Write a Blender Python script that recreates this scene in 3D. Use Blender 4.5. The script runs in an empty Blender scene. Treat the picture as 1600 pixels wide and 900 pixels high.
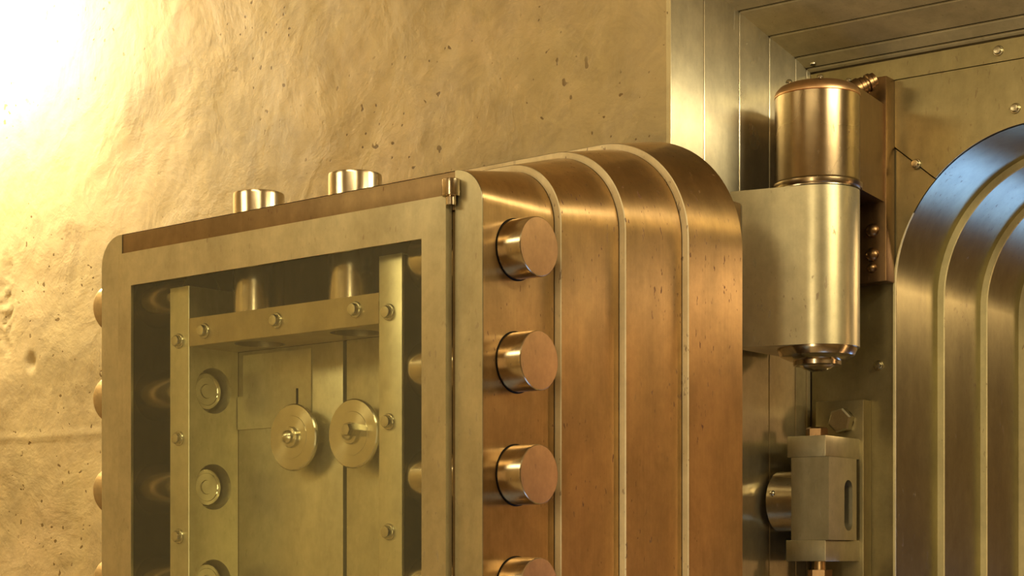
import bpy, bmesh, math, random
from mathutils import Vector, Matrix, noise
random.seed(7)
PI = math.pi
S = bpy.context.scene
COL = S.collection

# ------------------------------------------------------------------ camera
cam_d = bpy.data.cameras.new('camera')
cam = bpy.data.objects.new('camera', cam_d)
COL.objects.link(cam)
cam_d.sensor_width = 36.0
cam_d.lens = 36.0 * 2750 / 1600
cam_d.shift_y = (868 - 450) / 1600
cam_d.clip_start = 0.02
cam.location = (0, 0, 1.6)
cam.rotation_euler = (PI / 2, 0, math.radians(36.770))
S.camera = cam

# ------------------------------------------------------------------ world, exposure
w = bpy.data.worlds.new('world'); S.world = w; w.use_nodes = True
w.node_tree.nodes['Background'].inputs[0].default_value = (1, 0.75, 0.42, 1)
w.node_tree.nodes['Background'].inputs[1].default_value = 0.05
S.view_settings.view_transform = 'Standard'
S.view_settings.look = 'None'
S.view_settings.gamma = 1
S.view_settings.use_curve_mapping = False
S.view_settings.exposure = 0.0

# ------------------------------------------------------------------ lamps of the room and added strip lights
def aim(o, to):
    d = Vector(to) - o.location
    o.rotation_euler = d.to_track_quat('-Z', 'Y').to_euler()
def area(name, loc, to, sx, sy, power, col, spread=180):
    l = bpy.data.lights.new(name, 'AREA'); l.shape = 'RECTANGLE'
    l.size = sx; l.size_y = sy; l.energy = power; l.color = col; l.spread = math.radians(spread)
    o = bpy.data.objects.new(name, l); COL.objects.link(o); o.location = loc; aim(o, to)
    return o
def bulb(name, loc, power, col, r):
    l = bpy.data.lights.new(name, 'POINT'); l.energy = power; l.color = col; l.shadow_soft_size = r
    o = bpy.data.objects.new(name, l); COL.objects.link(o); o.location = loc
    return o
WARM = (1.0, 0.80, 0.46)
bulb('wall_lamp_light', (-3.50, 2.33, 2.90), 78, (1.0, 0.86, 0.60), 0.06)
area('ceiling_light', (-0.8, 0.3, 3.10), (-0.8, 0.3, 0), 1.6, 0.5, 26, WARM)
area('ceiling_light', (1.1, 2.0, 2.93), (-1.6, 2.7, 2.2), 1.1, 0.16, 26, WARM)
area('added_casing_light', (-0.65, 2.52, 2.60), (-1.6, 2.75, 2.30), 0.5, 0.04, 5.0, (1.0, 0.84, 0.55))  # unseen strip added to give the casing slats their highlight band
area('added_opening_light', (-0.43, 3.25, 1.75), (-1.6, 3.1, 1.75), 0.06, 1.3, 1.8, (1.0, 0.54, 0.22))  # unseen orange strip added for the warm reflection on hinge and door side
area('ceiling_light', (-3.2, -0.6, 3.10), (-3.2, -0.6, 0), 1.2, 1.2, 42, WARM)
area('doorway_light', (-0.35, -1.9, 1.6), (-1.4, 2.7, 1.9), 0.32, 2.2, 40, (1.0, 0.80, 0.50))
area('vault_interior_light', (-0.2, 5.6, 2.65), (-0.6, 5.4, 0), 1.2, 1.2, 45, (1.0, 0.66, 0.32))
area('vault_blue_light', (-0.45, 6.2, 0.55), (-1.3, 3.0, 2.2), 1.5, 0.9, 34, (0.20, 0.42, 1.0))
area('floor_blue_light', (-0.1, 1.9, 0.05), (-0.1, 1.9, 3.0), 0.7, 1.0, 5, (0.25, 0.50, 1.0))

# ------------------------------------------------------------------ node helpers
def nodes(name):
    m = bpy.data.materials.new(name); m.use_nodes = True
    nt = m.node_tree
    return m, nt, nt.nodes['Principled BSDF'], nt.nodes, nt.links
def mapped(nt, scale, src='Object'):
    tc = nt.nodes.new('ShaderNodeTexCoord'); mp = nt.nodes.new('ShaderNodeMapping')
    mp.inputs['Scale'].default_value = scale
    nt.links.new(tc.outputs[src], mp.inputs[0]); return mp.outputs[0]
def noi(nt, vec, scale, detail=4, rough=0.6, dist=0.0):
    n = nt.nodes.new('ShaderNodeTexNoise'); n.inputs['Scale'].default_value = scale
    n.inputs['Detail'].default_value = detail; n.inputs['Roughness'].default_value = rough
    n.inputs['Distortion'].default_value = dist
    nt.links.new(vec, n.inputs['Vector']); return n.outputs['Fac']
def ramp(nt, fac, stops, const=False):
    r = nt.nodes.new('ShaderNodeValToRGB')
    el = r.color_ramp.elements
    while len(el) < len(stops): el.new(0.5)
    for e, (p, c) in zip(el, stops):
        e.position = p; e.color = (c, c, c, 1) if isinstance(c, (int, float)) else (*c, 1)
    nt.links.new(fac, r.inputs[0]); return r.outputs[0]
def mix(nt, fac, a, b, mode='MIX'):
    m = nt.nodes.new('ShaderNodeMix'); m.data_type = 'RGBA'; m.blend_type = mode
    for s, v in ((m.inputs[0], fac), (m.inputs[6], a), (m.inputs[7], b)):
        if isinstance(v, (int, float)): s.default_value = v
        elif isinstance(v, tuple): s.default_value = (*v, 1)
        else: nt.links.new(v, s)
    return m.outputs[2]
def math_n(nt, op, a, b):
    m = nt.nodes.new('ShaderNodeMath'); m.operation = op
    for s, v in ((m.inputs[0], a), (m.inputs[1], b)):
        if isinstance(v, (int, float)): s.default_value = v
        else: nt.links.new(v, s)
    return m.outputs[0]

def metal(name, ca, cb, rough, aniso=0.5, patch=3.0, specks=0.0, streak=0.12, bump=0.02, brush=(260, 260, 3), rust=(0.10, 0.03, 0.01), met=1.0, radial=None, turn=0.0, grime=0.30):
    m, nt, p, N, L = nodes(name)
    v = mapped(nt, (1, 1, 1))
    vz = mapped(nt, (1, 1, 0.28))
    patch_f = ramp(nt, noi(nt, vz, patch, 6, 0.62, 0.6), [(0.34, 0.0), (0.66, 1.0)])
    c = mix(nt, patch_f, ca, cb)
    vb = mapped(nt, brush)
    br = noi(nt, vb, 1.0, 3, 0.6)
    c = mix(nt, streak, c, ramp(nt, br, [(0.3, 0.35), (0.7, 1.0)]), 'MULTIPLY')
    fine = noi(nt, v, 40, 5, 0.7)
    c = mix(nt, 0.14 + grime * 0.3, c, ramp(nt, fine, [(0.35, 0.5), (0.62, 1.0)]), 'MULTIPLY')
    # finger marks and old oil: soft-edged darker patches
    gr = noi(nt, mapped(nt, (1, 1, 0.5)), 12, 8, 0.70, 0.25)
    c = mix(nt, grime, c, ramp(nt, gr, [(0.40, 0.42), (0.60, 1.0)]), 'MULTIPLY')
    r_f = math_n(nt, 'ADD', rough - 0.03, math_n(nt, 'MULTIPLY', noi(nt, v, 7, 1, 0.4), 0.07))
    if specks > 0:
        vs = mapped(nt, (1, 1, 0.36))
        a = noi(nt, vs, 150, 2, 0.55)
        g = noi(nt, v, 4.5, 3, 0.6)
        s = math_n(nt, 'MULTIPLY', ramp(nt, a, [(0.665, 0.0), (0.70, 1.0)]), ramp(nt, g, [(0.44, 0.0), (0.56, 1.0)]))
        s = math_n(nt, 'MULTIPLY', s, specks)
        c = mix(nt, s, c, rust)
        r_f = math_n(nt, 'ADD', r_f, math_n(nt, 'MULTIPLY', s, 0.3))
        L.new(math_n(nt, 'MULTIPLY', met, math_n(nt, 'SUBTRACT', 1.0, s)), p.inputs['Metallic'])
    L.new(c, p.inputs['Base Color']); L.new(r_f, p.inputs['Roughness'])
    p.inputs['Metallic'].default_value = met
    if aniso:
        p.inputs['Anisotropic'].default_value = aniso
        t = N.new('ShaderNodeTangent'); t.direction_type = 'RADIAL' if radial else 'UV_MAP'
        if radial: t.axis = radial
        if turn: p.inputs['Anisotropic Rotation'].default_value = turn
        else: t.uv_map = 'UVMap'
        L.new(t.outputs[0], p.inputs['Tangent'])
    bp = N.new('ShaderNodeBump'); bp.inputs['Strength'].default_value = 1.0; bp.inputs['Distance'].default_value = 0.0015
    h = mix(nt, 0.06, noi(nt, v, 14, 2, 0.45), br)
    bp.inputs['Strength'].default_value = bump * 10
    L.new(h, bp.inputs['Height']); L.new(bp.outputs[0], p.inputs['Normal'])
    return m

def plaster_mat(name, c0, c1, c2, rough=0.75, bump=0.5, marks=1.0):
    m, nt, p, N, L = nodes(name)
    v = mapped(nt, (1, 1, 1))
    a = noi(nt, v, 1.9, 8, 0.66, 0.7)
    c = ramp(nt, a, [(0.32, c0), (0.5, c1), (0.68, c2)])
    b = noi(nt, v, 8, 8, 0.72, 0.9)
    c = mix(nt, 0.45 * marks, c, ramp(nt, b, [(0.34, 0.50), (0.58, 1.0)]), 'MULTIPLY')
    # rubbed pale and ochre patches of old limewash
    w = noi(nt, mapped(nt, (1, 1, 0.6)), 5, 8, 0.75, 1.2)
    c = mix(nt, math_n(nt, 'MULTIPLY', ramp(nt, w, [(0.54, 0.0), (0.66, 1.0)]), 0.30 * marks), c, (0.62, 0.52, 0.24))
    # small dark pits scattered over the trowelled surface
    sp = noi(nt, v, 62, 1, 0.5)
    gp = noi(nt, v, 3.0, 3, 0.6)
    s = math_n(nt, 'MULTIPLY', ramp(nt, sp, [(0.715, 0.0), (0.745, 1.0)]), ramp(nt, gp, [(0.45, 0.0), (0.53, 1.0)]))
    c = mix(nt, math_n(nt, 'MULTIPLY', s, 0.85 * marks), c, (0.13, 0.08, 0.02))
    # yellow flecks
    oc = ramp(nt, noi(nt, v, 9, 7, 0.8, 1.8), [(0.675, 0.0), (0.70, 1.0)])
    c = mix(nt, math_n(nt, 'MULTIPLY', oc, 0.55 * marks), c, (0.78, 0.62, 0.16))
    L.new(c, p.inputs['Base Color'])
    p.inputs['Specular IOR Level'].default_value = 0.35
    L.new(math_n(nt, 'ADD', rough - 0.15, math_n(nt, 'MULTIPLY', b, 0.25)), p.inputs['Roughness'])
    bp = N.new('ShaderNodeBump'); bp.inputs['Strength'].default_value = bump; bp.inputs['Distance'].default_value = 0.012
    # trowel ridges: the crests of a warped noise
    rd = math_n(nt, 'ABSOLUTE', math_n(nt, 'SUBTRACT', noi(nt, v, 5, 5, 0.6, 0.5), 0.5), 0)
    h = mix(nt, 0.35, noi(nt, v, 12, 8, 0.62, 0.8), noi(nt, v, 45, 5, 0.6, 0.3))
    h = mix(nt, 0.16, h, ramp(nt, rd, [(0.0, 1.0), (0.07, 0.0)]))
    h = mix(nt, s, h, (0, 0, 0))
    L.new(h, bp.inputs['Height']); L.new(bp.outputs[0], p.inputs['Normal'])
    return m

M = {}
M['steel'] = metal('pale_steel', (0.58, 0.54, 0.36), (0.50, 0.45, 0.28), 0.36, 0.5, 4, 0.25, streak=0.05, met=0.9)
M['slat'] = metal('casing_steel', (0.72, 0.67, 0.48), (0.62, 0.57, 0.39), 0.28, 0.95, 3, 0.25, streak=0.05, brush=(200, 200, 2), met=0.92)
M['brass'] = metal('brass_seam', (0.62, 0.40, 0.14), (0.50, 0.31, 0.10), 0.25, 0.0, 5, 0.0, met=1.0)
M['soffit'] = metal('head_casing_steel', (0.60, 0.53, 0.31), (0.50, 0.43, 0.25), 0.42, 0.0, 3, 0.25, streak=0.05, met=0.3)
M['copper'] = metal('copper_brown_steel', (0.60, 0.39, 0.18), (0.50, 0.35, 0.16), 0.31, 0.75, 4, 0.95, streak=0.12, bump=0.02, grime=0.36)
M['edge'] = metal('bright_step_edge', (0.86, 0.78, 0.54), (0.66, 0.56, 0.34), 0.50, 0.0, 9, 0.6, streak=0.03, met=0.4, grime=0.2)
M['rail'] = metal('bronze_brown_rail', (0.24, 0.165, 0.085), (0.28, 0.20, 0.10), 0.42, 0.2, 6, 0.6, streak=0.06)
M['bolt'] = metal('polished_bolt', (0.66, 0.58, 0.42), (0.58, 0.48, 0.32), 0.20, 0.3, 6, 0.15, streak=0.05, bump=0.006)
M['boltface'] = metal('copper_bolt_face', (0.72, 0.46, 0.25), (0.66, 0.43, 0.22), 0.36, 0.2, 6, 0.2, streak=0.05, bump=0.006)
M['jamb'] = metal('olive_jamb_steel', (0.36, 0.325, 0.17), (0.29, 0.255, 0.13), 0.30, 0.3, 5, 0.5, streak=0.08)
M['jambedge'] = metal('brass_jamb_edge', (0.78, 0.70, 0.38), (0.60, 0.53, 0.28), 0.50, 0.0, 9, 0.4, streak=0.03, met=0.4, grime=0.2)
M['plate'] = metal('frame_plate_steel', (0.36, 0.31, 0.16), (0.30, 0.25, 0.12), 0.38, 0.2, 4, 0.3, streak=0.05, met=0.9)
M['lime'] = metal('interior_plate_steel', (0.66, 0.61, 0.38), (0.56, 0.51, 0.31), 0.34, 0.3, 4, 0.15, streak=0.05, met=0.8)
M['bar'] = metal('interior_bar_steel', (0.44, 0.36, 0.19), (0.38, 0.30, 0.15), 0.36, 0.3, 4, 0.15, streak=0.05, met=0.85)
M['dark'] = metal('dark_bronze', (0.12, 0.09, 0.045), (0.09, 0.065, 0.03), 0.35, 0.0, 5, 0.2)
M['hinge'] = metal('hinge_steel', (0.46, 0.37, 0.23), (0.38, 0.28, 0.16), 0.27, 0.5, 5, 0.5, streak=0.05, turn=0.25)
M['arm'] = metal('hinge_arm_steel', (0.62, 0.57, 0.36), (0.54, 0.48, 0.28), 0.32, 0.4, 5, 0.5, streak=0.05, met=0.75, turn=0.25)
M['bracket'] = metal('brown_bracket_steel', (0.30, 0.19, 0.09), (0.24, 0.15, 0.07), 0.34, 0.2, 5, 0.6)
M['screw'] = metal('screw_steel', (0.66, 0.62, 0.46), (0.58, 0.54, 0.38), 0.24, 0.0, 8, 0.0)
M['dial'] = metal('turned_steel', (0.70, 0.66, 0.48), (0.64, 0.60, 0.43), 0.22, 0.9, 8, 0.0, streak=0.02, bump=0.0, grime=0.05, radial='Y', turn=0.25)
M['dialx'] = metal('turned_bolt_end', (0.70, 0.66, 0.48), (0.64, 0.60, 0.43), 0.22, 0.9, 8, 0.0, streak=0.02, bump=0.0, grime=0.05, radial='X', turn=0.25)
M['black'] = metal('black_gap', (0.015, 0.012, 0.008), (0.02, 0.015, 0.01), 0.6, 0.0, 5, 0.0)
M['plaster'] = plaster_mat('rough_plaster', (0.41, 0.33, 0.16), (0.50, 0.40, 0.20), (0.56, 0.44, 0.24), bump=0.32)
M['room'] = plaster_mat('room_plaster', (0.44, 0.34, 0.18), (0.48, 0.37, 0.20), (0.52, 0.40, 0.22), bump=0.2, marks=0.3)
M['floor'] = plaster_mat('stone_floor', (0.36, 0.29, 0.18), (0.41, 0.33, 0.21), (0.45, 0.36, 0.24), 0.5, 0.1, 0.3)

def glass_mat():
    m, nt, p, N, L = nodes('dusty_glass'); N.remove(p)
    tr = N.new('ShaderNodeBsdfTransparent'); tr.inputs[0].default_value = (0.96, 0.97, 0.91, 1)
    gl = N.new('ShaderNodeBsdfGlossy'); gl.inputs['Roughness'].default_value = 0.0
    gl.inputs['Color'].default_value = (1, 1, 1, 1)
    df = N.new('ShaderNodeBsdfDiffuse'); df.inputs[0].default_value = (0.6, 0.6, 0.4, 1)
    fr = N.new('ShaderNodeFresnel'); fr.inputs[0].default_value = 1.35
    a = N.new('ShaderNodeMixShader'); b = N.new('ShaderNodeMixShader'); b.inputs[0].default_value = 0.035
    ge = N.new('ShaderNodeNewGeometry')
    L.new(math_n(nt, 'MULTIPLY', fr.outputs[0], math_n(nt, 'SUBTRACT', 1.0, ge.outputs['Backfacing'])), a.inputs[0]); L.new(tr.outputs[0], a.inputs[1]); L.new(gl.outputs[0], a.inputs[2])
    L.new(a.outputs[0], b.inputs[1]); L.new(df.outputs[0], b.inputs[2])
    L.new(b.outputs[0], N['Material Output'].inputs[0])
    return m
M['glass'] = glass_mat()

# ------------------------------------------------------------------ object helpers
def auto_uv(me):
    uv = me.uv_layers.new(name='UVMap')
    Z = Vector((0, 0, 1))
    for p in me.polygons:
        t = Z.cross(p.normal)
        t = Vector((1, 0, 0)) if t.length < 0.15 else t.normalized()
        b = p.normal.cross(t)
        for li in p.loop_indices:
            co = me.vertices[me.loops[li].vertex_index].co
            uv.data[li].uv = (co.dot(t), co.dot(b))
def finish(name, bm, mat, parent=None, smooth=35):
    bmesh.ops.recalc_face_normals(bm, faces=bm.faces)
    me = bpy.data.meshes.new(name); bm.to_mesh(me); bm.free()
    auto_uv(me)
    me.materials.append(M[mat] if isinstance(mat, str) else mat)
    if smooth:
        me.shade_smooth()
        me.set_sharp_from_angle(angle=math.radians(smooth))
    o = bpy.data.objects.new(name, me); COL.objects.link(o)
    if parent: o.parent = parent
    return o
def box_bm(x0, x1, y0, y1, z0, z1, bev=0.0015, bm=None):
    own = bm is None
    t = bmesh.new()
    bmesh.ops.create_cube(t, size=1)
    for v in t.verts:
        v.co = Vector(((x0 + x1) / 2 + v.co.x * (x1 - x0), (y0 + y1) / 2 + v.co.y * (y1 - y0), (z0 + z1) / 2 + v.co.z * (z1 - z0)))
    if bev: bmesh.ops.bevel(t, geom=list(t.edges), offset=bev, segments=2, affect='EDGES', profile=0.6)
    if own: return t
    me = bpy.data.meshes.new('tmp'); t.to_mesh(me); t.free(); bm.from_mesh(me); bpy.data.meshes.remove(me)
    return bm
def box(name, x0, x1, y0, y1, z0, z1, mat, parent=None, bev=0.0015):
    return finish(name, box_bm(x0, x1, y0, y1, z0, z1, bev), mat, parent)
def lathe_bm(prof, axis='z', at=(0, 0, 0), seg=64, bm=None):
    """prof: list of (radius, height) from bottom to top along the axis."""
    bm = bm or bmesh.new()
    A = Vector({'x': (1, 0, 0), 'y': (0, 1, 0), 'z': (0, 0, 1), '-x': (-1, 0, 0), '-y': (0, -1, 0), '-z': (0, 0, -1)}[axis] if isinstance(axis, str) else axis)
    q = Vector((0, 0, 1)).rotation_difference(A)
    at = Vector(at); rings = []
    for r, h in prof:
        if r < 1e-6: rings.append([bm.verts.new(at + q @ Vector((0, 0, h)))])
        else: rings.append([bm.verts.new(at + q @ Vector((r * math.cos(2 * PI * i / seg), r * math.sin(2 * PI * i / seg), h))) for i in range(seg)])
    for a, b in zip(rings, rings[1:]):
        for i in range(seg):
            j = (i + 1) % seg
            if len(a) == 1 and len(b) == 1: continue
            if len(a) == 1: bm.faces.new((a[0], b[i], b[j]))
            elif len(b) == 1: bm.faces.new((a[i], a[j], b[0]))
            else: bm.faces.new((a[i], a[j], b[j], b[i]))
    return bm
def lathe(name, prof, axis, at, mat, parent=None, seg=64, smooth=35):
    return finish(name, lathe_bm(prof, axis, at, seg), mat, parent, smooth)
def prism_bm(pts, axis, a0, a1, bev=0.0, bm=None):
    """extrude a closed 2-D outline; axis 'z': pts (x,y); axis 'y': pts (x,z); axis 'x': pts (y,z)."""
    bm = bm or bmesh.new()
    def P(p, h): return {'z': (p[0], p[1], h), 'y': (p[0], h, p[1]), 'x': (h, p[0], p[1])}[axis]
    a = [bm.verts.new(P(p, a0)) for p in pts]; b = [bm.verts.new(P(p, a1)) for p in pts]
    bm.faces.new(a); bm.faces.new(b[::-1])
    n = len(pts)
    for i in range(n): bm.faces.new((a[i], a[(i + 1) % n], b[(i + 1) % n], b[i]))
    if bev:
        es = [e for e in bm.edges if e.calc_face_angle(0) > 0.6]
        bmesh.ops.bevel(bm, geom=es, offset=bev, segments=2, affect='EDGES', profile=0.6)
    return bm
def prism(name, pts, axis, a0, a1, mat, parent=None, bev=0.0015):
    return finish(name, prism_bm(pts, axis, a0, a1, bev), mat, parent)
def empty(name, loc, rz=0, label=None, cat=None, group=None):
    o = bpy.data.objects.new(name, None); COL.objects.link(o); o.location = loc; o.rotation_euler = (0, 0, rz)
    o.empty_display_size = 0.1
    if label: o['label'] = label; o['category'] = cat
    if group: o['group'] = group
    return o
def structure(o): o['kind'] = 'structure'; return o
def place_copy(src, loc, rot=None):
    c = src.copy(); COL.objects.link(c); c.location = loc
    c.parent = src.parent
    if rot is not None: c.rotation_euler = rot
    for k in src.children:
        d = k.copy(); COL.objects.link(d); d.parent = c
    return c

# ------------------------------------------------------------------ the room shell
YF = 3.00      # face of the vault frame
YP = 2.585     # face of the plaster wall
XC = -1.600    # corner of plaster and steel casing

def plaster_wall():
    bm = bmesh.new()
    x0, x1, z0, z1 = -4.2, XC, 0.0, 3.25
    nx, nz = 330, 400
    g = []
    for j in range(nz + 1):
        row = []
        z = z0 + (z1 - z0) * j / nz
        for i in range(nx + 1):
            x = x0 + (x1 - x0) * i / nx
            p = Vector((x, z, 3.1))
            d = 0.010 * noise.fractal(p * 2.6, 0.9, 2.1, 6)
            d += 0.0022 * abs(noise.noise(Vector((x * 9 + z * 4, z * 5, 7.7)) + Vector((noise.noise(p * 3), 0, 0))))
            dx = (x + 3.405) / 0.035; dz = (z - 2.17) / 0.15          # crumbled patch in the plaster
            f = max(0.0, 1 - dx * dx - dz * dz)
            if f > 0: d += 0.012 * f * (0.5 + noise.noise(p * 60))
            dx = (x + 3.315) / 0.02; dz = (z - 2.045) / 0.025
            f = max(0.0, 1 - dx * dx - dz * dz)
            if f > 0: d += 0.010 * f
            d += -0.004 * max(0.0, 1 - abs(z - 1.872 + 0.01 * noise.noise(Vector((x * 3, 0, 0)))) / 0.008) * (1 if x < -2.9 else 0)
            edge = 0.35 + 0.65 * min(1.0, (x1 - x) / 0.05)
            row.append(bm.verts.new((x, YP + max(-0.012, min(0.016, d)) * edge, z)))
        g.append(row)
    for j in range(nz):
        for i in range(nx):
            bm.faces.new((g[j][i], g[j][i + 1], g[j + 1][i + 1], g[j + 1][i]))
    # returns that give the wall its thickness
    a = [bm.verts.new((x1, g[j][nx].co.y, g[j][nx].co.z)) for j in range(nz + 1)]
    b = [bm.verts.new((x1, YP + 0.35, g[j][nx].co.z)) for j in range(nz + 1)]
    for j in range(nz): bm.faces.new((a[j], b[j], b[j + 1], a[j + 1]))
    return structure(finish('wall_back', bm, 'plaster', smooth=60))
plaster_wall()

structure(box('floor', -4.4, 3.2, -2.2, 7.2, -0.1, 0.0, 'floor', bev=0))
structure(box('ceiling', -4.4, 3.2, -2.2, YP + 0.3, 3.2, 3.3, 'room', bev=0))
structure(box('wall_left', -4.4, -4.2, -2.2, YP + 0.3, 0.0, 3.2, 'room', bev=0))
structure(box('wall_front', -4.4, 3.2, -2.2, -2.05, 0.0, 3.2, 'room', bev=0))
structure(box('wall_right', 3.0, 3.2, -2.2, 7.2, 0.0, 3.2, 'room', bev=0))
# walls of the vault seen through the opening
structure(box('wall_vault_left', -2.4, -2.2, 3.75, 7.2, 0.0, 2.7, 'room', bev=0))
structure(box('wall_vault_back', -2.2, 3.0, 7.0, 7.2, 0.0, 2.7, 'room', bev=0))
structure(box('ceiling_vault', -2.4, 3.2, 3.75, 7.2, 2.7, 2.8, 'room', bev=0))

# steel casing: left jamb slats and head slats, mitred at the corner
CAS = [(-1.5373, 3.0005, 2.5100), (-1.5391, 2.9858, 2.5150), (-1.5444, 2.9517, 2.5293), (-1.5561, 2.8715, 2.5519),
       (-1.5690, 2.7829, 2.5787), (-1.5835, 2.6835, 2.6047), (XC, YP + 0.012, 2.6290)]
XR = 2.4       # far right end of the casing
def casing():
    bm = bmesh.new()
    for (xa, ya, za), (xb, yb, zb) in zip(CAS, CAS[1:]):
        g = 0.0013
        t = (ya - yb); ga = g / t
        A = (xa + (xb - xa) * ga, ya + (yb - ya) * ga, za + (zb - za) * ga)
        B = (xb - (xb - xa) * ga, yb - (yb - ya) * ga, zb - (zb - za) * ga)
        # slat body: front face, pushed back 6 mm at the seams
        prof = [(A[0] - 0.02, A[1]), (A[0] - 0.001, A[1]), (A[0], A[1] - 0.001), (B[0], B[1] + 0.001), (B[0] - 0.001, B[1]), (B[0] - 0.02, B[1])]
        zz = [A[2], A[2], A[2], B[2], B[2], B[2]]
        lo = [bm.verts.new((x, y, 0.0)) for x, y in prof]
        hi = [bm.verts.new((x, y, z)) for (x, y), z in zip(prof, zz)]
        for i in range(5): bm.faces.new((lo[i], lo[i + 1], hi[i + 1], hi[i]))
    jb = structure(finish('trim_1', bm, 'slat', smooth=20))
    bm = bmesh.new()
    bs = [bm.verts.new((x - 0.0035, y, 0.0)) for x, y, z in CAS]; ts = [bm.verts.new((x - 0.0035, y, z)) for x, y, z in CAS]
    for i in range(len(CAS) - 1): bm.faces.new((bs[i], bs[i + 1], ts[i + 1], ts[i]))
    structure(finish('trim_2', bm, 'brass', smooth=0))
    bm = bmesh.new()
    for (xa, ya, za), (xb, yb, zb) in zip(CAS, CAS[1:]):
        g = 0.0034
        t = (ya - yb); ga = g / t
        A = (xa + (xb - xa) * ga, ya + (yb - ya) * ga, za + (zb - za) * ga)
        B = (xb - (xb - xa) * ga, yb - (yb - ya) * ga, zb - (zb - za) * ga)
        prof = [(A[1], A[2] + 0.02), (A[1], A[2] + 0.001), (A[1] - 0.001, A[2]), (B[1] + 0.001, B[2]), (B[1], B[2] + 0.001), (B[1], B[2] + 0.02)]
        xx = [A[0] - 0.001] * 3 + [B[0] - 0.001] * 3
        lo = [bm.verts.new((x, y, z)) for (y, z), x in zip(prof, xx)]
        hi = [bm.verts.new((XR, y, z)) for y, z in prof]
        for i in range(5): bm.faces.new((lo[i], lo[i + 1], hi[i + 1], hi[i]))
    structure(finish('trim_3', bm, 'soffit', smooth=20))
    bm = bmesh.new()
    bs = [bm.verts.new((x, y, z + 0.0035)) for x, y, z in CAS]; ts = [bm.verts.new((XR, y, z + 0.0035)) for x, y, z in CAS]
    for i in range(len(CAS) - 1): bm.faces.new((bs[i], bs[i + 1], ts[i + 1], ts[i]))
    structure(finish('trim_4', bm, 'black', smooth=0))
    # masonry above and beside the casing
    structure(box('wall_above_casing', XC + 0.001, 3.0, YP, YP + 0.3, 2.66, 3.2, 'room', bev=0))
    structure(box('wall_beside_casing', XR + 0.002, 3.0, YP, 3.75, 0.0, 2.66, 'room', bev=0))
casing()

# ------------------------------------------------------------------ small fittings
def screw_prof(r, h):
    return [(r * 1.25, 0), (r * 1.25, h * 0.25), (r * 1.15, h * 0.4), (r * 1.0, h * 0.42), (r * 0.97, h * 0.8), (r * 0.8, h), (0.0, h * 1.08)]
def dome_prof(r, h):
    return [(r, 0)] + [(r * math.cos(a), h * math.sin(a)) for a in [PI / 2 * k / 7 for k in range(1, 7)]] + [(0, h)]
def hex_bm(r, h, axis, at, bev=0.002, bm=None, turn=0.0):
    b = lathe_bm([(0, 0), (r, 0), (r, h * 0.85), (r * 0.86, h), (0, h)], 'z', (0, 0, 0), 6)
    A = Vector({'x': (1, 0, 0), 'y': (0, 1, 0), '-y': (0, -1, 0), 'z': (0, 0, 1), '-z': (0, 0, -1)}[axis])
    q = Vector((0, 0, 1)).rotation_difference(A)
    rz = Matrix.Rotation(turn, 3, 'Z')
    for v in b.verts: v.co = Vector(at) + q @ (rz @ v.co)
    return b

# ------------------------------------------------------------------ vault door frame with its stepped opening
fr = empty('vault_door_frame', (-1.10, YF, 0.0), 0,
           'olive steel vault door frame with rounded stepped opening behind the open door', 'door frame')
fr['kind'] = 'thing'
def FL(p): return (p[0] + 1.10, p[1] - YF, p[2])          # world to frame-local
OZ, OR, OXL, OXR = 2.09, 0.265, -1.365, -0.405
def opening(k, dy=0):
    """outline of the opening at step k: up the left side, over the top, down the right."""
    s = 0.0142 * k
    xl, xr, r = OXL + s, OXR - s, OR - s
    pts = [(xl, 0.10 + s)]
    for i in range(25):
        a = PI - (PI / 2) * i / 24
        pts.append((xl + r + r * math.cos(a), OZ + r * math.sin(a)))
    for i in range(25):
        a = PI / 2 - (PI / 2) * i / 24
        pts.append((xr - r + r * math.cos(a), OZ + r * math.sin(a)))
    pts.append((xr, 0.10 + s))
    return pts
YS = [0.0, 0.188, 0.3657, 0.5349, 0.70]
for k in range(4):
    o = opening(k)
    bm = bmesh.new()
    rows = []
    for yy in (YS[k] + 0.0012, YS[k] + 0.004, (YS[k] + YS[k + 1]) / 2, YS[k + 1]):
        rows.append([bm.verts.new(FL((x, YF + yy, z))) for x, z in o])
    for a, b in zip(rows, rows[1:]):
        n = len(a)
        for i in range(n): bm.faces.new((a[i], a[(i + 1) % n], b[(i + 1) % n], b[i]))
    finish('jamb_step', bm, 'jamb', fr)
    if k < 3:
        o2 = opening(k + 1)
        bm = bmesh.new()
        a = [bm.verts.new(FL((x, YF + YS[k + 1], z))) for x, z in o]
        c1 = [bm.verts.new(FL((x * 0.12 + x2 * 0.88, YF + YS[k + 1] - 0.0006, z * 0.12 + z2 * 0.88))) for (x, z), (x2, z2) in zip(o, o2)]
        b = [bm.verts.new(FL((x, YF + YS[k + 1] + 0.0012, z))) for x, z in o2]
        for p, q in ((a, c1), (c1, b)):
            n = len(p)
            for i in range(n): bm.faces.new((p[i], p[(i + 1) % n], q[(i + 1) % n], q[i]))
        finish('step_edge', bm, 'jambedge', fr, 0)

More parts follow.
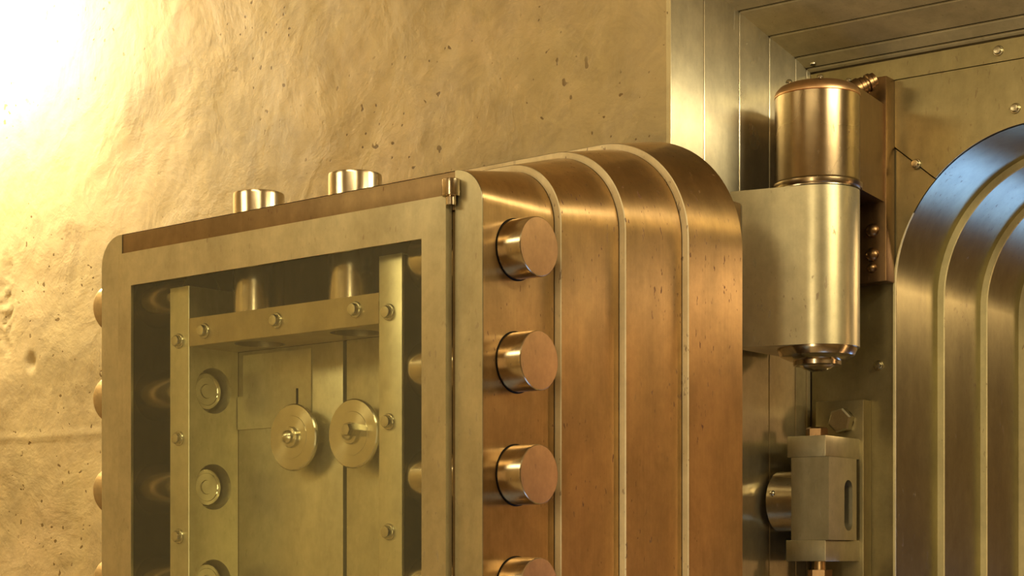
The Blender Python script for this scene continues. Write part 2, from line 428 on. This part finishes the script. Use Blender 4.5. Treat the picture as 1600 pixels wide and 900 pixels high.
def face_plates():
    """flat plates of the frame face: side board, head board, trim strip."""
    o = opening(0)
    mit = (-1.3711 - 1.0 * 0.166, 2.510)                      # the mitre runs from the upper outer corner down to the arc
    # side plate: between the casing and the opening, below the mitre
    OXe, ORe = OXL - 0.0015, OR + 0.0015
    cx, cz = OXL + OR, OZ
    # point where the mitre meets the arc
    md = Vector((-1.3064 + 1.3711, 2.2949 - 2.3503)).normalized()
    m0 = Vector((-1.3711, 2.3503))
    tt = min((t / 1000 for t in range(0, 400)), key=lambda t: abs((m0 + md * t - Vector((cx, cz))).length - ORe))
    ma = m0 + md * tt
    ang = math.atan2(ma.y - cz, ma.x - cx)
    mt = m0 - md * 0.14
    g = 0.0009
    arc1 = [(cx + ORe * math.cos(PI + (ang - PI) * i / 18), cz + ORe * math.sin(PI + (ang - PI) * i / 18)) for i in range(19)]
    side = [(-1.535, 0.0), (OXe, 0.0)] + arc1[:-1] + [(ma.x - g, ma.y - g), (mt.x - g, mt.y - g), (-1.4866, 2.41), (-1.535, 2.45)]
    side = [(x, z) for x, z in side]
    loc = [FL((x, YF, z)) for x, z in side]
    prism('side_plate', [(p[0], p[2]) for p in loc], 'y', 0.0, 0.03, 'plate', fr, 0.0008)
    arc2 = [(cx + ORe * math.cos(ang + (PI / 2 - ang) * i / 18), cz + ORe * math.sin(ang + (PI / 2 - ang) * i / 18)) for i in range(19)]
    cr = OXR - OR
    arc3 = [(cr + ORe * math.cos(PI / 2 - PI / 2 * i / 18), cz + ORe * math.sin(PI / 2 - PI / 2 * i / 18)) for i in range(19)]
    head = [(mt.x + g, mt.y + g), (ma.x + g, ma.y + g)] + arc2[1:] + arc3 + [(OXR + 0.0015, 0.0), (XR, 0.0), (XR, 2.4682), (-1.4866 + 2 * g, 2.4682)]
    loc = [FL((x, YF, z)) for x, z in head]
    prism('head_plate', [(p[0], p[2]) for p in loc], 'y', -0.003, 0.03, 'plate', fr, 0.0008)
    x0 = FL((-1.5365, 0, 0))[0]
    prism('trim_strip', [(x0, 2.4702), (XR + 1.10, 2.4702), (XR + 1.10, 2.5075), (x0, 2.5075)], 'y', -0.002, 0.03, 'plate', fr, 0.0008)
    box('corner_strip', x0, -1.4875 + 1.10, -0.0012, 0.03, 2.452, 2.4690, 'plate', fr, 0.0005)
    # narrow upright lip, coloured bright to paint the highlight on the opening edge
    bm = bmesh.new()
    lip = [FL((x, YF - 0.0035, z)) for x, z in opening(0)[:10]]
    inn = [FL((x - 0.004 * (1 if i < 2 else (10 - i) / 9), YF - 0.0035, z)) for i, (x, z) in enumerate(opening(0)[:10])]
    rows = [[bm.verts.new(p) for p in inn], [bm.verts.new(p) for p in lip], [bm.verts.new((p[0], p[1] + 0.006, p[2])) for p in lip]]
    for a, b in zip(rows, rows[1:]):
        for i in range(9): bm.faces.new((a[i], a[i + 1], b[i + 1], b[i]))
    finish('highlight_lip', bm, 'jambedge', fr)
    # backing behind the seams
    bm = bmesh.new()
    prism_bm([(-0.44, 0.0), (OXL + 1.096, 0.0), (OXL + 1.096, 2.09), (OXL + 1.10 + 0.02, 2.24), (-0.14, 2.375), (XR + 1.1, 2.375), (XR + 1.1, 2.51), (-0.44, 2.51)], 'y', 0.012, 0.032, 0, bm)
    # keep it outside the opening
    finish('seam_backing', bm, 'dark', fr)
face_plates()
SC = lathe('frame_screw', screw_prof(0.0075, 0.009), '-y', (0, 0, 0), 'screw', fr, 24)
SC.location = FL((-1.1698, YF - 0.002, 2.4893))
for p in ((-1.1384, YF - 0.003, 2.3829), (-1.3236, YF - 0.003, 2.3100), (-1.3989, YF, 1.9500)):
    place_copy(SC, FL(p))
d2 = place_copy(SC, (0, 0, 0)); d2.location = FL((-1.5190, 2.975, 2.5235)); d2.rotation_euler = (math.radians(70), 0, 0); d2.scale = (0.8, 0.8, 0.8)
# masonry behind the face plates, closing the vault off
structure(box('wall_vault_front', -2.4, -1.545, YF + 0.04, 3.75, 0.0, 2.8, 'room', bev=0))
structure(box('wall_vault_head', -1.545, 3.0, YF + 0.04, 3.75, 2.512, 2.8, 'room', bev=0))

# ------------------------------------------------------------------ the vault door
DX, DY, DROT = -1.46811, 1.89900, math.radians(-3.6933)
door = empty('vault_door', (DX, DY, 0.0), DROT,
             'thick copper brown vault door swung open with stepped rounded edge and glazed inner face', 'vault door')
door['kind'] = 'thing'
ZB = 0.12
W = 0.8516
def dprof(ext, top, r, grow=None):
    """door outline: ext = how far the sides stand out; rounded upper corners."""
    xl, xr = -W - ext, ext
    pts = [(xl, ZB - ext)]
    n = 28
    for i in range(n + 1):
        a = PI - (PI / 2) * i / n
        pts.append((xl + r + r * math.cos(a), top - r + r * math.sin(a)))
    for i in range(n + 1):
        a = PI / 2 - (PI / 2) * i / n
        pts.append((xr - r + r * math.cos(a), top - r + r * math.sin(a)))
    pts.append((xr, ZB - ext))
    return pts
VV = [0.0, 0.1540, 0.2915, 0.4366, 0.5894]
FA = [dprof(0.0, 2.132, 0.050), dprof(0.012, 2.170, 0.097), dprof(0.024, 2.2165, 0.137), dprof(0.036, 2.2580, 0.171)]
FB = [dprof(0.0, 2.161, 0.088), dprof(0.012, 2.2075, 0.128), dprof(0.024, 2.249, 0.162), dprof(0.036, 2.293, 0.205)]
for k in range(4):
    bm = bmesh.new(); rows = []
    c0 = 0.0016
    ys = [VV[k] + (0.0015 if k else 0.0), VV[k] + 0.004, VV[k] + 0.05, VV[k] + 0.1, VV[k + 1] - 0.0015, VV[k + 1]]
    for j, y in enumerate(ys):
        f = (y - VV[k]) / (VV[k + 1] - VV[k])
        f = max(0, min(1, f))
        ins = 0.0014 if j == len(ys) - 1 else 0
        row = []
        for (xa, za), (xb, zb) in zip(FA[k], FB[k]):
            x = xa + (xb - xa) * f; z = za + (zb - za) * f
            if ins: x -= ins * (1 if x > -W / 2 else -1); z -= ins
            row.append(bm.verts.new((x, y, z)))
        rows.append(row)
    for a, b in zip(rows, rows[1:]):
        n = len(a)
        for i in range(n): bm.faces.new((a[i], a[(i + 1) % n], b[(i + 1) % n], b[i]))
    if k == 3: bm.faces.new(rows[-1])
    finish('side_step', bm, 'copper', door)
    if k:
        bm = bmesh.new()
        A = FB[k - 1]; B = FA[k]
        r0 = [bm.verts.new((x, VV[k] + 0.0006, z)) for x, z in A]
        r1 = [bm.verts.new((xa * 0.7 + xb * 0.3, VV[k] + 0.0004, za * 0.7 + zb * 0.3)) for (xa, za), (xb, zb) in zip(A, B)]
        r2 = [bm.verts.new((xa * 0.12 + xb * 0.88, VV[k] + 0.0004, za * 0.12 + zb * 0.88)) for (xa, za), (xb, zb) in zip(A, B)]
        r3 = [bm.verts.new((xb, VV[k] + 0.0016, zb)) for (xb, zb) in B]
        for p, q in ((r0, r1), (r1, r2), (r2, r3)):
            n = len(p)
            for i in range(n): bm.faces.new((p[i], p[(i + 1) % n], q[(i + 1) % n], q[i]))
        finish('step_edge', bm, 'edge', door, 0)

# inner face: two pale stiles with rounded upper corners and a brown top rail
def corner(cx, cz, r, a0, a1, n=16):
    return [(cx + r * math.cos(a0 + (a1 - a0) * i / n), cz + r * math.sin(a0 + (a1 - a0) * i / n)) for i in range(n + 1)]
T = 0.0015
xl0, xl1 = -W, -0.7965
prism('stile', [(xl1, ZB), (xl1, 2.1312)] + corner(xl0 + 0.05, 2.132 - 0.05, 0.0496, PI / 2, PI) + [(xl0 + 0.0004, ZB)], 'y', -T, 0.018, 'steel', door, 0.001)
prism('stile', [(-0.0505, ZB), (-0.0004, ZB)] + corner(-0.05, 2.132 - 0.05, 0.0496, 0, PI / 2) + [(-0.0505, 2.1316)], 'y', -T, 0.018, 'steel', door, 0.001)
box('top_rail', -0.7955, -0.0515, -0.0005, 0.018, 2.078, 2.1312, 'rail', door, 0.0008)

# cavity behind the glass
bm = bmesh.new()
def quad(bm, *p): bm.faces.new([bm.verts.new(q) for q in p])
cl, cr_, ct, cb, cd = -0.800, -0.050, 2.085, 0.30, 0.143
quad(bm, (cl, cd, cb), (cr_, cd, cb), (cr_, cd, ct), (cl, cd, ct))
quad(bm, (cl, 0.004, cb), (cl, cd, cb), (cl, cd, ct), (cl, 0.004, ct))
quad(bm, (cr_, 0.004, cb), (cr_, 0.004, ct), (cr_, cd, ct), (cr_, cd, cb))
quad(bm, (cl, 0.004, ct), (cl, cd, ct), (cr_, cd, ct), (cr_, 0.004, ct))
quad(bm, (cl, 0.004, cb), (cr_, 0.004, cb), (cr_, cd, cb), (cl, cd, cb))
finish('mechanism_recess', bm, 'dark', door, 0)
box('bottom_rail', -0.7955, -0.0515, -0.0005, 0.018, ZB, 0.40, 'rail', door, 0.0008)

# glazed inner door: frame with mitre-free rails, pane, hinge pin
gx0, gx1, gz1 = -0.7895, -0.0560, 2.0965
wx0, wx1, wz1 = -0.7553, -0.1019, 2.0420
GF = -0.0145
bm = bmesh.new()
outer = [(gx0, 0.36), (gx1, 0.36), (gx1, gz1), (gx0, gz1)]
inner = [(wx0, 0.44), (wx1, 0.44), (wx1, wz1), (wx0, wz1)]
fo = [bm.verts.new((x, GF, z)) for x, z in outer]; fi = [bm.verts.new((x, GF, z)) for x, z in inner]
bo = [bm.verts.new((x, -0.0018, z)) for x, z in outer]; bi = [bm.verts.new((x, -0.0098, z)) for x, z in inner]
for i in range(4):
    j = (i + 1) % 4
    bm.faces.new((fo[i], fo[j], fi[j], fi[i])); bm.faces.new((fo[i], bo[i], bo[j], fo[j])); bm.faces.new((fi[i], fi[j], bi[j], bi[i])); bm.faces.new((bo[i], bi[i], bi[j], bo[j]))
bmesh.ops.bevel(bm, geom=[e for e in bm.edges if e.calc_face_angle(0) > 0.6], offset=0.0011, segments=2, affect='EDGES')
gf = finish('glass_door_frame', bm, 'steel', door)
box('glass_pane', wx0 + 0.0002, wx1 - 0.0002, -0.0126, -0.0098, 0.4402, wz1 - 0.0002, 'glass', gf, 0)
box('hinge_strip', -0.0555, -0.0512, -0.001, 0.004, 0.36, 2.075, 'rail', door, 0)
kn = lathe('hinge_knuckle', [(0, 0), (0.0120, 0), (0.0126, 0.001), (0.0126, 0.0225), (0.0118, 0.0235), (0, 0.0235)], 'z', (-0.0490, -0.0115, 2.0945), 'bolt', door, 32)
lathe('hinge_pin', [(0, 0), (0.007, 0), (0.007, 0.013), (0, 0.013)], 'z', (-0.0490, -0.0115, 2.0825), 'bolt', kn, 24)

# locking bolts
BZ = [2.0260, 1.8690, 1.7120, 1.5560]
BV = 0.0690
BR = 0.0417
def bolt_right():
    o = lathe('locking_bolt', [(BR, -0.034), (BR, 0.175), (BR - 0.0006, 0.1785), (BR - 0.0016, 0.1795)], 'x', (0, 0, 0), 'bolt', door, 72)
    f = lathe('bolt_face', [(BR - 0.0016, 0.1794), (BR * 0.5, 0.1798), (0, 0.18)], 'x', (0, 0, 0), 'boltface', o, 72)
    c = lathe('bolt_hole_rim', [(BR + 0.0018, 0.1372), (BR + 0.0018, 0.1380), (BR + 0.0002, 0.1385)], 'x', (0, 0, 0), 'black', o, 72)
    return o
b0 = bolt_right(); b0.location = (-0.137, BV, BZ[0])
# short scored lines on the flank of the bolts are left by use
for z in BZ[1:]: place_copy(b0, (-0.137, BV, z))
def bolt_left():
    o = lathe('locking_bolt', [(BR, 0.0), (BR, 0.236), (BR - 0.0006, 0.2395), (BR - 0.0016, 0.2405), (0, 0.2408)], '-x', (0, 0, 0), 'bolt', door, 72)
    return o
b1 = bolt_left(); b1.location = (-0.672, BV, BZ[0])
bl = [b1] + [place_copy(b1, (-0.7000, BV, z)) for z in BZ[1:]]
for b in bl: b.location.x = -0.676
bt = lathe('locking_bolt', [(BR - 0.001, 0.0), (BR - 0.001, 0.219), (BR - 0.0016, 0.2225), (BR - 0.003, 0.2235), (0, 0.224)], 'z', (0, 0, 0), 'bolt', door, 72)
bt.location = (-0.537, BV, 1.952)
place_copy(bt, (-0.319, BV, 1.952))

# bolt carrier bars behind the glass
def holed_face(bm, to3, outer, holes, back, keep_floor=False):
    """flat face given as a 2-D outline with 2-D hole outlines; each hole gets a short tube going back."""
    es = []
    def loop(pts):
        vs = [bm.verts.new(to3(*p)) for p in pts]
        for a, b in zip(vs, vs[1:] + vs[:1]): es.append(bm.edges.new((a, b)))
        return vs
    loop(outer); rings = [loop(h) for h in holes]
    bmesh.ops.triangle_fill(bm, use_beauty=True, use_dissolve=False, edges=es)
    for ring in rings:
        deep = [bm.verts.new(v.co + Vector(back)) for v in ring]
        n = len(ring)
        for i in range(n): bm.faces.new((ring[i], ring[(i + 1) % n], deep[(i + 1) % n], deep[i]))
        if keep_floor: bm.faces.new(deep)
def circ(cx, cy, r, n=40): return [(cx + r * math.cos(2 * PI * i / n), cy + r * math.sin(2 * PI * i / n)) for i in range(n)]
v0, v1 = 0.020, 0.1235
bm = bmesh.new()
ul0, ul1 = -0.6974, -0.6502
holed_face(bm, lambda a, b: (ul1, a, b), [(v0 + 0.0012, 0.45), (v1, 0.45), (v1, 2.035), (v0 + 0.0012, 2.035)],
           [circ(BV + 0.002, z, 0.0375) for z in BZ[1:]], (-0.04, 0, 0), True)
quad(bm, (ul0, v0, 0.45), (ul1 - 0.0012, v0, 0.45), (ul1 - 0.0012, v0, 2.035), (ul0, v0, 2.035))
quad(bm, (ul1 - 0.0012, v0, 0.45), (ul1, v0 + 0.0012, 0.45), (ul1, v0 + 0.0012, 2.035), (ul1 - 0.0012, v0, 2.035))
quad(bm, (ul0, v0, 0.45), (ul0, v0, 2.035), (ul0, v1, 2.035), (ul0, v1, 0.45))
quad(bm, (ul0, v0, 2.035), (ul1, v0, 2.035), (ul1, v1, 2.035), (ul0, v1, 2.035))
lbar = finish('carrier_bar', bm, 'lime', door)
be = lathe('bolt_end', [(0.0300, 0.0), (0.0300, 0.022), (0.0290, 0.0235), (0.0235, 0.0240), (0.0225, 0.0228), (0.012, 0.0228), (0.011, 0.0245), (0.0, 0.0245)], 'x', (0, 0, 0), 'dialx', lbar, 48, 12)
be.location = (-0.688, BV, BZ[1])
for z in BZ[2:]: place_copy(be, (-0.688, BV, z))
rbar = box('carrier_bar', -0.2197, -0.1732, v0, v1, 0.45, 2.035, 'lime', door, 0.0012)
box('bar_side_shade', -0.1730, -0.1720, v0 + 0.003, v1, 0.45, 2.033, 'dark', rbar, 0)  # dark sheet standing in for the shade on the bar's right side

# top carrier bar with holes in the underside
bm = bmesh.new()
tz0, tz1 = 1.9365, 1.9820
tu0, tu1 = -0.6500, -0.2200
quad(bm, (tu0, v0, tz0 + 0.001), (tu1, v0, tz0 + 0.001), (tu1, v0, tz1), (tu0, v0, tz1))
quad(bm, (tu0, v0, tz0 + 0.001), (tu1, v0, tz0 + 0.001), (tu1, v0 + 0.001, tz0), (tu0, v0 + 0.001, tz0))
quad(bm, (tu0, v0, tz1), (tu1, v0, tz1), (tu1, v1, tz1), (tu0, v1, tz1))
holed_face(bm, lambda a, b: (a, b, tz0), [(tu0, v0 + 0.001), (tu1, v0 + 0.001), (tu1, v1), (tu0, v1)],
           [circ(-0.537, (v0 + v1) / 2, 0.040), circ(-0.319, (v0 + v1) / 2, 0.040)], (0, 0, 0.012))
tbar = finish('carrier_bar', bm, 'bar', door)

BS = lathe('bar_screw', [(0.0122, 0), (0.0122, 0.002), (0.0112, 0.0032), (0.0092, 0.0034), (0.0090, 0.0085), (0.0078, 0.0102), (0.0, 0.0108)], '-y', (0, 0, 0), 'screw', lbar, 32)
BS.location = (-0.6745, 0.0200, 1.9475)
for x, z, par in ((-0.6745, 1.7899, lbar), (-0.6745, 1.6311, lbar), (-0.1989, 1.9516, rbar), (-0.1989, 1.7934, rbar), (-0.1989, 1.6342, rbar),
                  (-0.6104, 1.9588, tbar), (-0.4391, 1.9603, tbar), (-0.2673, 1.9615, tbar)):
    c = place_copy(BS, (x, 0.0200, z)); c.parent = par

# lock plates and the two dials
box('lock_plate', -0.6495, -0.4015, 0.1235, 0.135, 0.45, 1.9360, 'lime', door, 0.001)
box('lock_plate', -0.3935, -0.2200, 0.1235, 0.135, 0.45, 1.9360, 'lime', door, 0.001)
cp = prism('cover_plate', [(-0.6490, 1.8079), (-0.4720, 1.8079), (-0.4720, 1.9300), (-0.6350, 1.9300), (-0.6350, 1.862), (-0.6490, 1.862)], 'y', 0.1212, 0.1240, 'lime', door, 0.0008)
box('slot', -0.5065, -0.5015, 0.1208, 0.1225, 1.833, 1.868, 'black', cp, 0)
def dial(peg):
    d = lathe('dial_disc', [(0, 0.0), (0.0525, 0.0), (0.0533, 0.0010), (0.0533, 0.0052), (0.0515, 0.0070), (0.034, 0.0080), (0.0335, 0.0086), (0.018, 0.0092),
                             (0.0170, 0.0092), (0.0165, 0.0140), (0.0155, 0.0150), (0.0110, 0.0155), (0.0100, 0.0200), (0.0, 0.0300)], '-y', (0, 0, 0), 'dial', door, 72, 12)
    lathe('dial_spindle', [(0.02, -0.025), (0.02, 0.001)], '-y', (0, 0, 0), 'screw', d, 32)
    return d
d1 = dial(False); d1.location = (-0.4830, 0.0985, 1.787)
d2b = place_copy(d1, (-0.3480, 0.0985, 1.787))
hx = hex_bm(0.0105, 0.024, '-y', (0.0, 0, 0)); pg = finish('spindle_peg', hx, 'screw', d2b); pg.location = (0.0115, -0.0090, 0.004)

# ------------------------------------------------------------------ crane hinge: lower knuckle and arm swing with the door
HX, HY, HR = -1.4224, 2.80, 0.0737
# work in world coordinates, then undo the door's rotation
Rinv = Matrix.Rotation(-DROT, 4, 'Z')
def to_door(o):
    o.matrix_parent_inverse = (Matrix.Translation((DX, DY, 0)) @ Matrix.Rotation(DROT, 4, 'Z')).inverted()
    return o
PHI = math.radians(12)
a0 = -PI / 2 + PHI
armpts = [(-1.540, HY + HR * math.sin(a0) + (-1.540 - HX - HR * math.cos(a0)) * math.tan(PHI))] + [(HX + HR * math.cos(a), HY + HR * math.sin(a)) for a in [a0 + (PI / 2 - a0) * i / 36 for i in range(37)]] + [(-1.535, HY + HR)]
arm = prism('hinge_arm', armpts, 'z', 1.9640, 2.2375, 'arm', door, 0.0025); to_door(arm)
lug = to_door(box('hinge_lug', -1.560, -1.5185, 2.470, HY - 0.10, 1.985, 2.215, 'bracket', door, 0.003))
kn2 = lathe('lower_knuckle_cap', [(HR - 0.004, 0.0), (HR - 0.004, -0.004), (HR - 0.009, -0.014), (HR - 0.024, -0.021), (0.042, -0.0225), (0.042, -0.030), (0.030, -0.031), (0.024, -0.036), (0.012, -0.040), (0, -0.041)], 'z', (HX, HY, 1.9640), 'bolt', door, 72)
to_door(kn2)
strap = to_door(box('hinge_strap', -1.51, -1.452, 2.525, 2.575, 0.5, 1.838, 'hinge', door, 0.002))

# ------------------------------------------------------------------ upper knuckle, fixed to the frame
ub = empty('hinge_bracket', (HX, 3.0, 2.10), 0,
           'brown steel hinge bracket with domed bronze upper knuckle standing above the hinge arm', 'hinge')
def UL(x, y, z): return (x - HX, y - 3.0, z - 2.10)
r = HR + 0.0005
uk = lathe('upper_knuckle', [(0, 2.2410), (r + 0.003, 2.2410), (r + 0.0045, 2.2435), (r + 0.0045, 2.2500), (r + 0.001, 2.2530), (r, 2.2545), (r, 2.4020)], 'z', (0, 0, -2.10), 'hinge', ub, 96)
uk.location = (0, HY - 3.0, 0)
cap = lathe('knuckle_cap', [(r, 2.4020), (r - 0.001, 2.4030), (r + 0.0006, 2.4036), (r + 0.0006, 2.408), (r - 0.002, 2.414), (r - 0.008, 2.4205), (r - 0.016, 2.4240), (r - 0.028, 2.4250), (0, 2.4255)], 'z', (0, 0, -2.10), 'boltface', ub, 96)
cap.location = (0, HY - 3.0, 0)
cs = lathe('cap_screw', dome_prof(0.0060, 0.006), 'z', (0, 0, 0), 'screw', cap, 20); cs.location = (-0.028, -0.052, 0.3245)
for k in range(1, 6):
    a = k * PI / 3
    c = place_copy(cs, (-0.028 * math.cos(a) + 0.052 * math.sin(a), -0.028 * math.sin(a) - 0.052 * math.cos(a), 0.3245)); c.parent = cap
rg = lathe('wear_ring', [(0.05, 2.2388), (r + 0.001, 2.2388), (r + 0.001, 2.2412), (0.05, 2.2412)], 'z', (0, 0, -2.10), 'bolt', ub, 72); rg.location = (0, HY - 3.0, 0)
# web from the knuckle to the plate, and the plate on the frame
prism('web', [(p[0], p[1]) for p in (UL(-1.470, HY, 0)[:2], UL(HX + HR - 0.004, HY + 0.01, 0)[:2], UL(-1.370, 2.9625, 0)[:2], UL(-1.470, 2.9625, 0)[:2])], 'z', 2.2415 - 2.10, 2.418 - 2.10, 'bracket', ub, 0.003)
x, y, z = UL(-1.480, 2.960, 2.0975); x2, y2, z2 = UL(-1.3652, 2.9965, 2.4700)
pl = box('mounting_plate', x, x2, y, y2, z, z2, 'bracket', ub, 0.003)
for zz, rr in ((2.1917, 0.013), (2.1475, 0.013), (2.1235, 0.009)):
    c = lathe('mounting_bolt', dome_prof(rr, 0.010), '-y', (0, 0, 0), 'bracket', pl, 28); c.location = UL(-1.3930, 2.960, zz)
pf = lathe('pipe_fitting', [(0.0, 0.0), (0.014, 0.0), (0.014, 0.006), (0.0165, 0.008), (0.0165, 0.014), (0.014, 0.016), (0.014, 0.020), (0.0165, 0.022), (0.0165, 0.029), (0.019, 0.031), (0.019, 0.045)], '-z', (0, 0, 0), 'bracket', ub, 32)
pf.location = UL(-1.3720, 2.925, 2.455); pf.rotation_euler = (math.radians(-35), math.radians(55), 0)

# ------------------------------------------------------------------ pressure bar bearing on the frame below the hinge
bb = empty('bearing_bracket', (-1.46, YF, 1.60), 0,
           'pale steel bearing block with two flanges and slotted side bolted to frame below the hinge', 'bearing block')
def BL(x, y, z): return (x + 1.46, y - YF, z - 1.60)
def bbox(name, x0, x1, y0, y1, z0, z1, mat, bev=0.0015, par=None):
    a = BL(x0, y0, z0); b = BL(x1, y1, z1)
    return box(name, a[0], b[0], a[1], b[1], a[2], b[2], mat, par or bb, bev)
pad = bbox('base_pad', -1.510, -1.4130, 2.966, YF, 1.2, 1.886, 'plate', 0.002)
bbox('upper_flange', -1.4973, -1.4213, 2.830, 2.967, 1.7757, 1.8136, 'steel')
bbox('lower_flange', -1.4999, -1.4213, 2.830, 2.967, 1.5896, 1.6275, 'steel')
# block with a rounded slot in its right side
def block():
    x0, x1 = -1.4895, -1.4155
    y0, y1, z0, z1 = 2.8305, 2.942, 1.6276, 1.7756
    bm = bmesh.new()
    sv, sr, s0, s1 = 2.9090, 0.0165, 1.661, 1.720
    n = 10
    slot = [(sv + sr * math.cos(PI * i / n), s1 + sr * math.sin(PI * i / n)) for i in range(n + 1)] + [(sv + sr * math.cos(PI + PI * i / n), s0 + sr * math.sin(PI + PI * i / n)) for i in range(n + 1)]
    holed_face(bm, lambda a, b: BL(x1, a, b), [(y0, z0), (y1, z0), (y1, z1), (y0, z1)], [slot], (-0.06, 0, 0), True)
    Q = lambda *p: quad(bm, *[BL(*q) for q in p])
    Q((x0, y0, z0), (x1, y0, z0), (x1, y0, z1), (x0, y0, z1))
    Q((x0, y1, z0), (x0, y1, z1), (x1, y1, z1), (x1, y1, z0))
    Q((x0, y0, z0), (x0, y0, z1), (x0, y1, z1), (x0, y1, z0))
    return finish('block', bm, 'steel', bb, 20)
blk = block()
bbox('slot_shade', -1.4400, -1.4330, 2.8900, 2.9280, 1.640, 1.740, 'black', 0, blk)  # black box that paints the shade inside the slot
bbox('neck', -1.480, -1.445, 2.940, 2.968, 1.6276, 1.7756, 'dark')
hb = finish('hex_bolt', hex_bm(0.0235, 0.020, '-y', (0, 0, 0), turn=0.25), 'screw', pad); hb.location = (BL(-1.4530, 2.966, 1.8480)); hb.parent = pad
lathe('bolt_washer', [(0, 0.001), (0.021, 0.001), (0.021, 0.003), (0, 0.003)], '-y', (0, 0, -0.0), 'dark', hb, 32)
nut = finish('adjusting_nut', hex_bm(0.020, 0.020, 'z', (0, 0, 0), turn=0.3), 'bracket', bb); nut.location = BL(-1.4740, 2.900, 1.8134)
st = finish('stud', lathe_bm([(0.0, -0.018), (0.010, -0.018), (0.010, 0.0)], 'z', (0, 0, 0), 24), 'copper', bb); st.location = BL(-1.4600, 2.885, 1.5900)
nt2 = finish('adjusting_nut', hex_bm(0.022, 0.018, '-z', (0, 0, 0), turn=0.2), 'bracket', bb); nt2.location = BL(-1.4600, 2.885, 1.574)
sh = lathe('shaft_collar', [(0, 0.0), (0.050, 0.0), (0.0555, 0.004), (0.0555, 0.060)], 'x', (0, 0, 0), 'bolt', bb, 64); sh.location = BL(-1.5480, 2.892, 1.6985)
pn = lathe('collar_pin', dome_prof(0.0055, 0.005), (0.0, -0.97, 0.24), (0, 0, 0), 'screw', sh, 20); pn.location = (0.016, -0.0535, 0.0140)
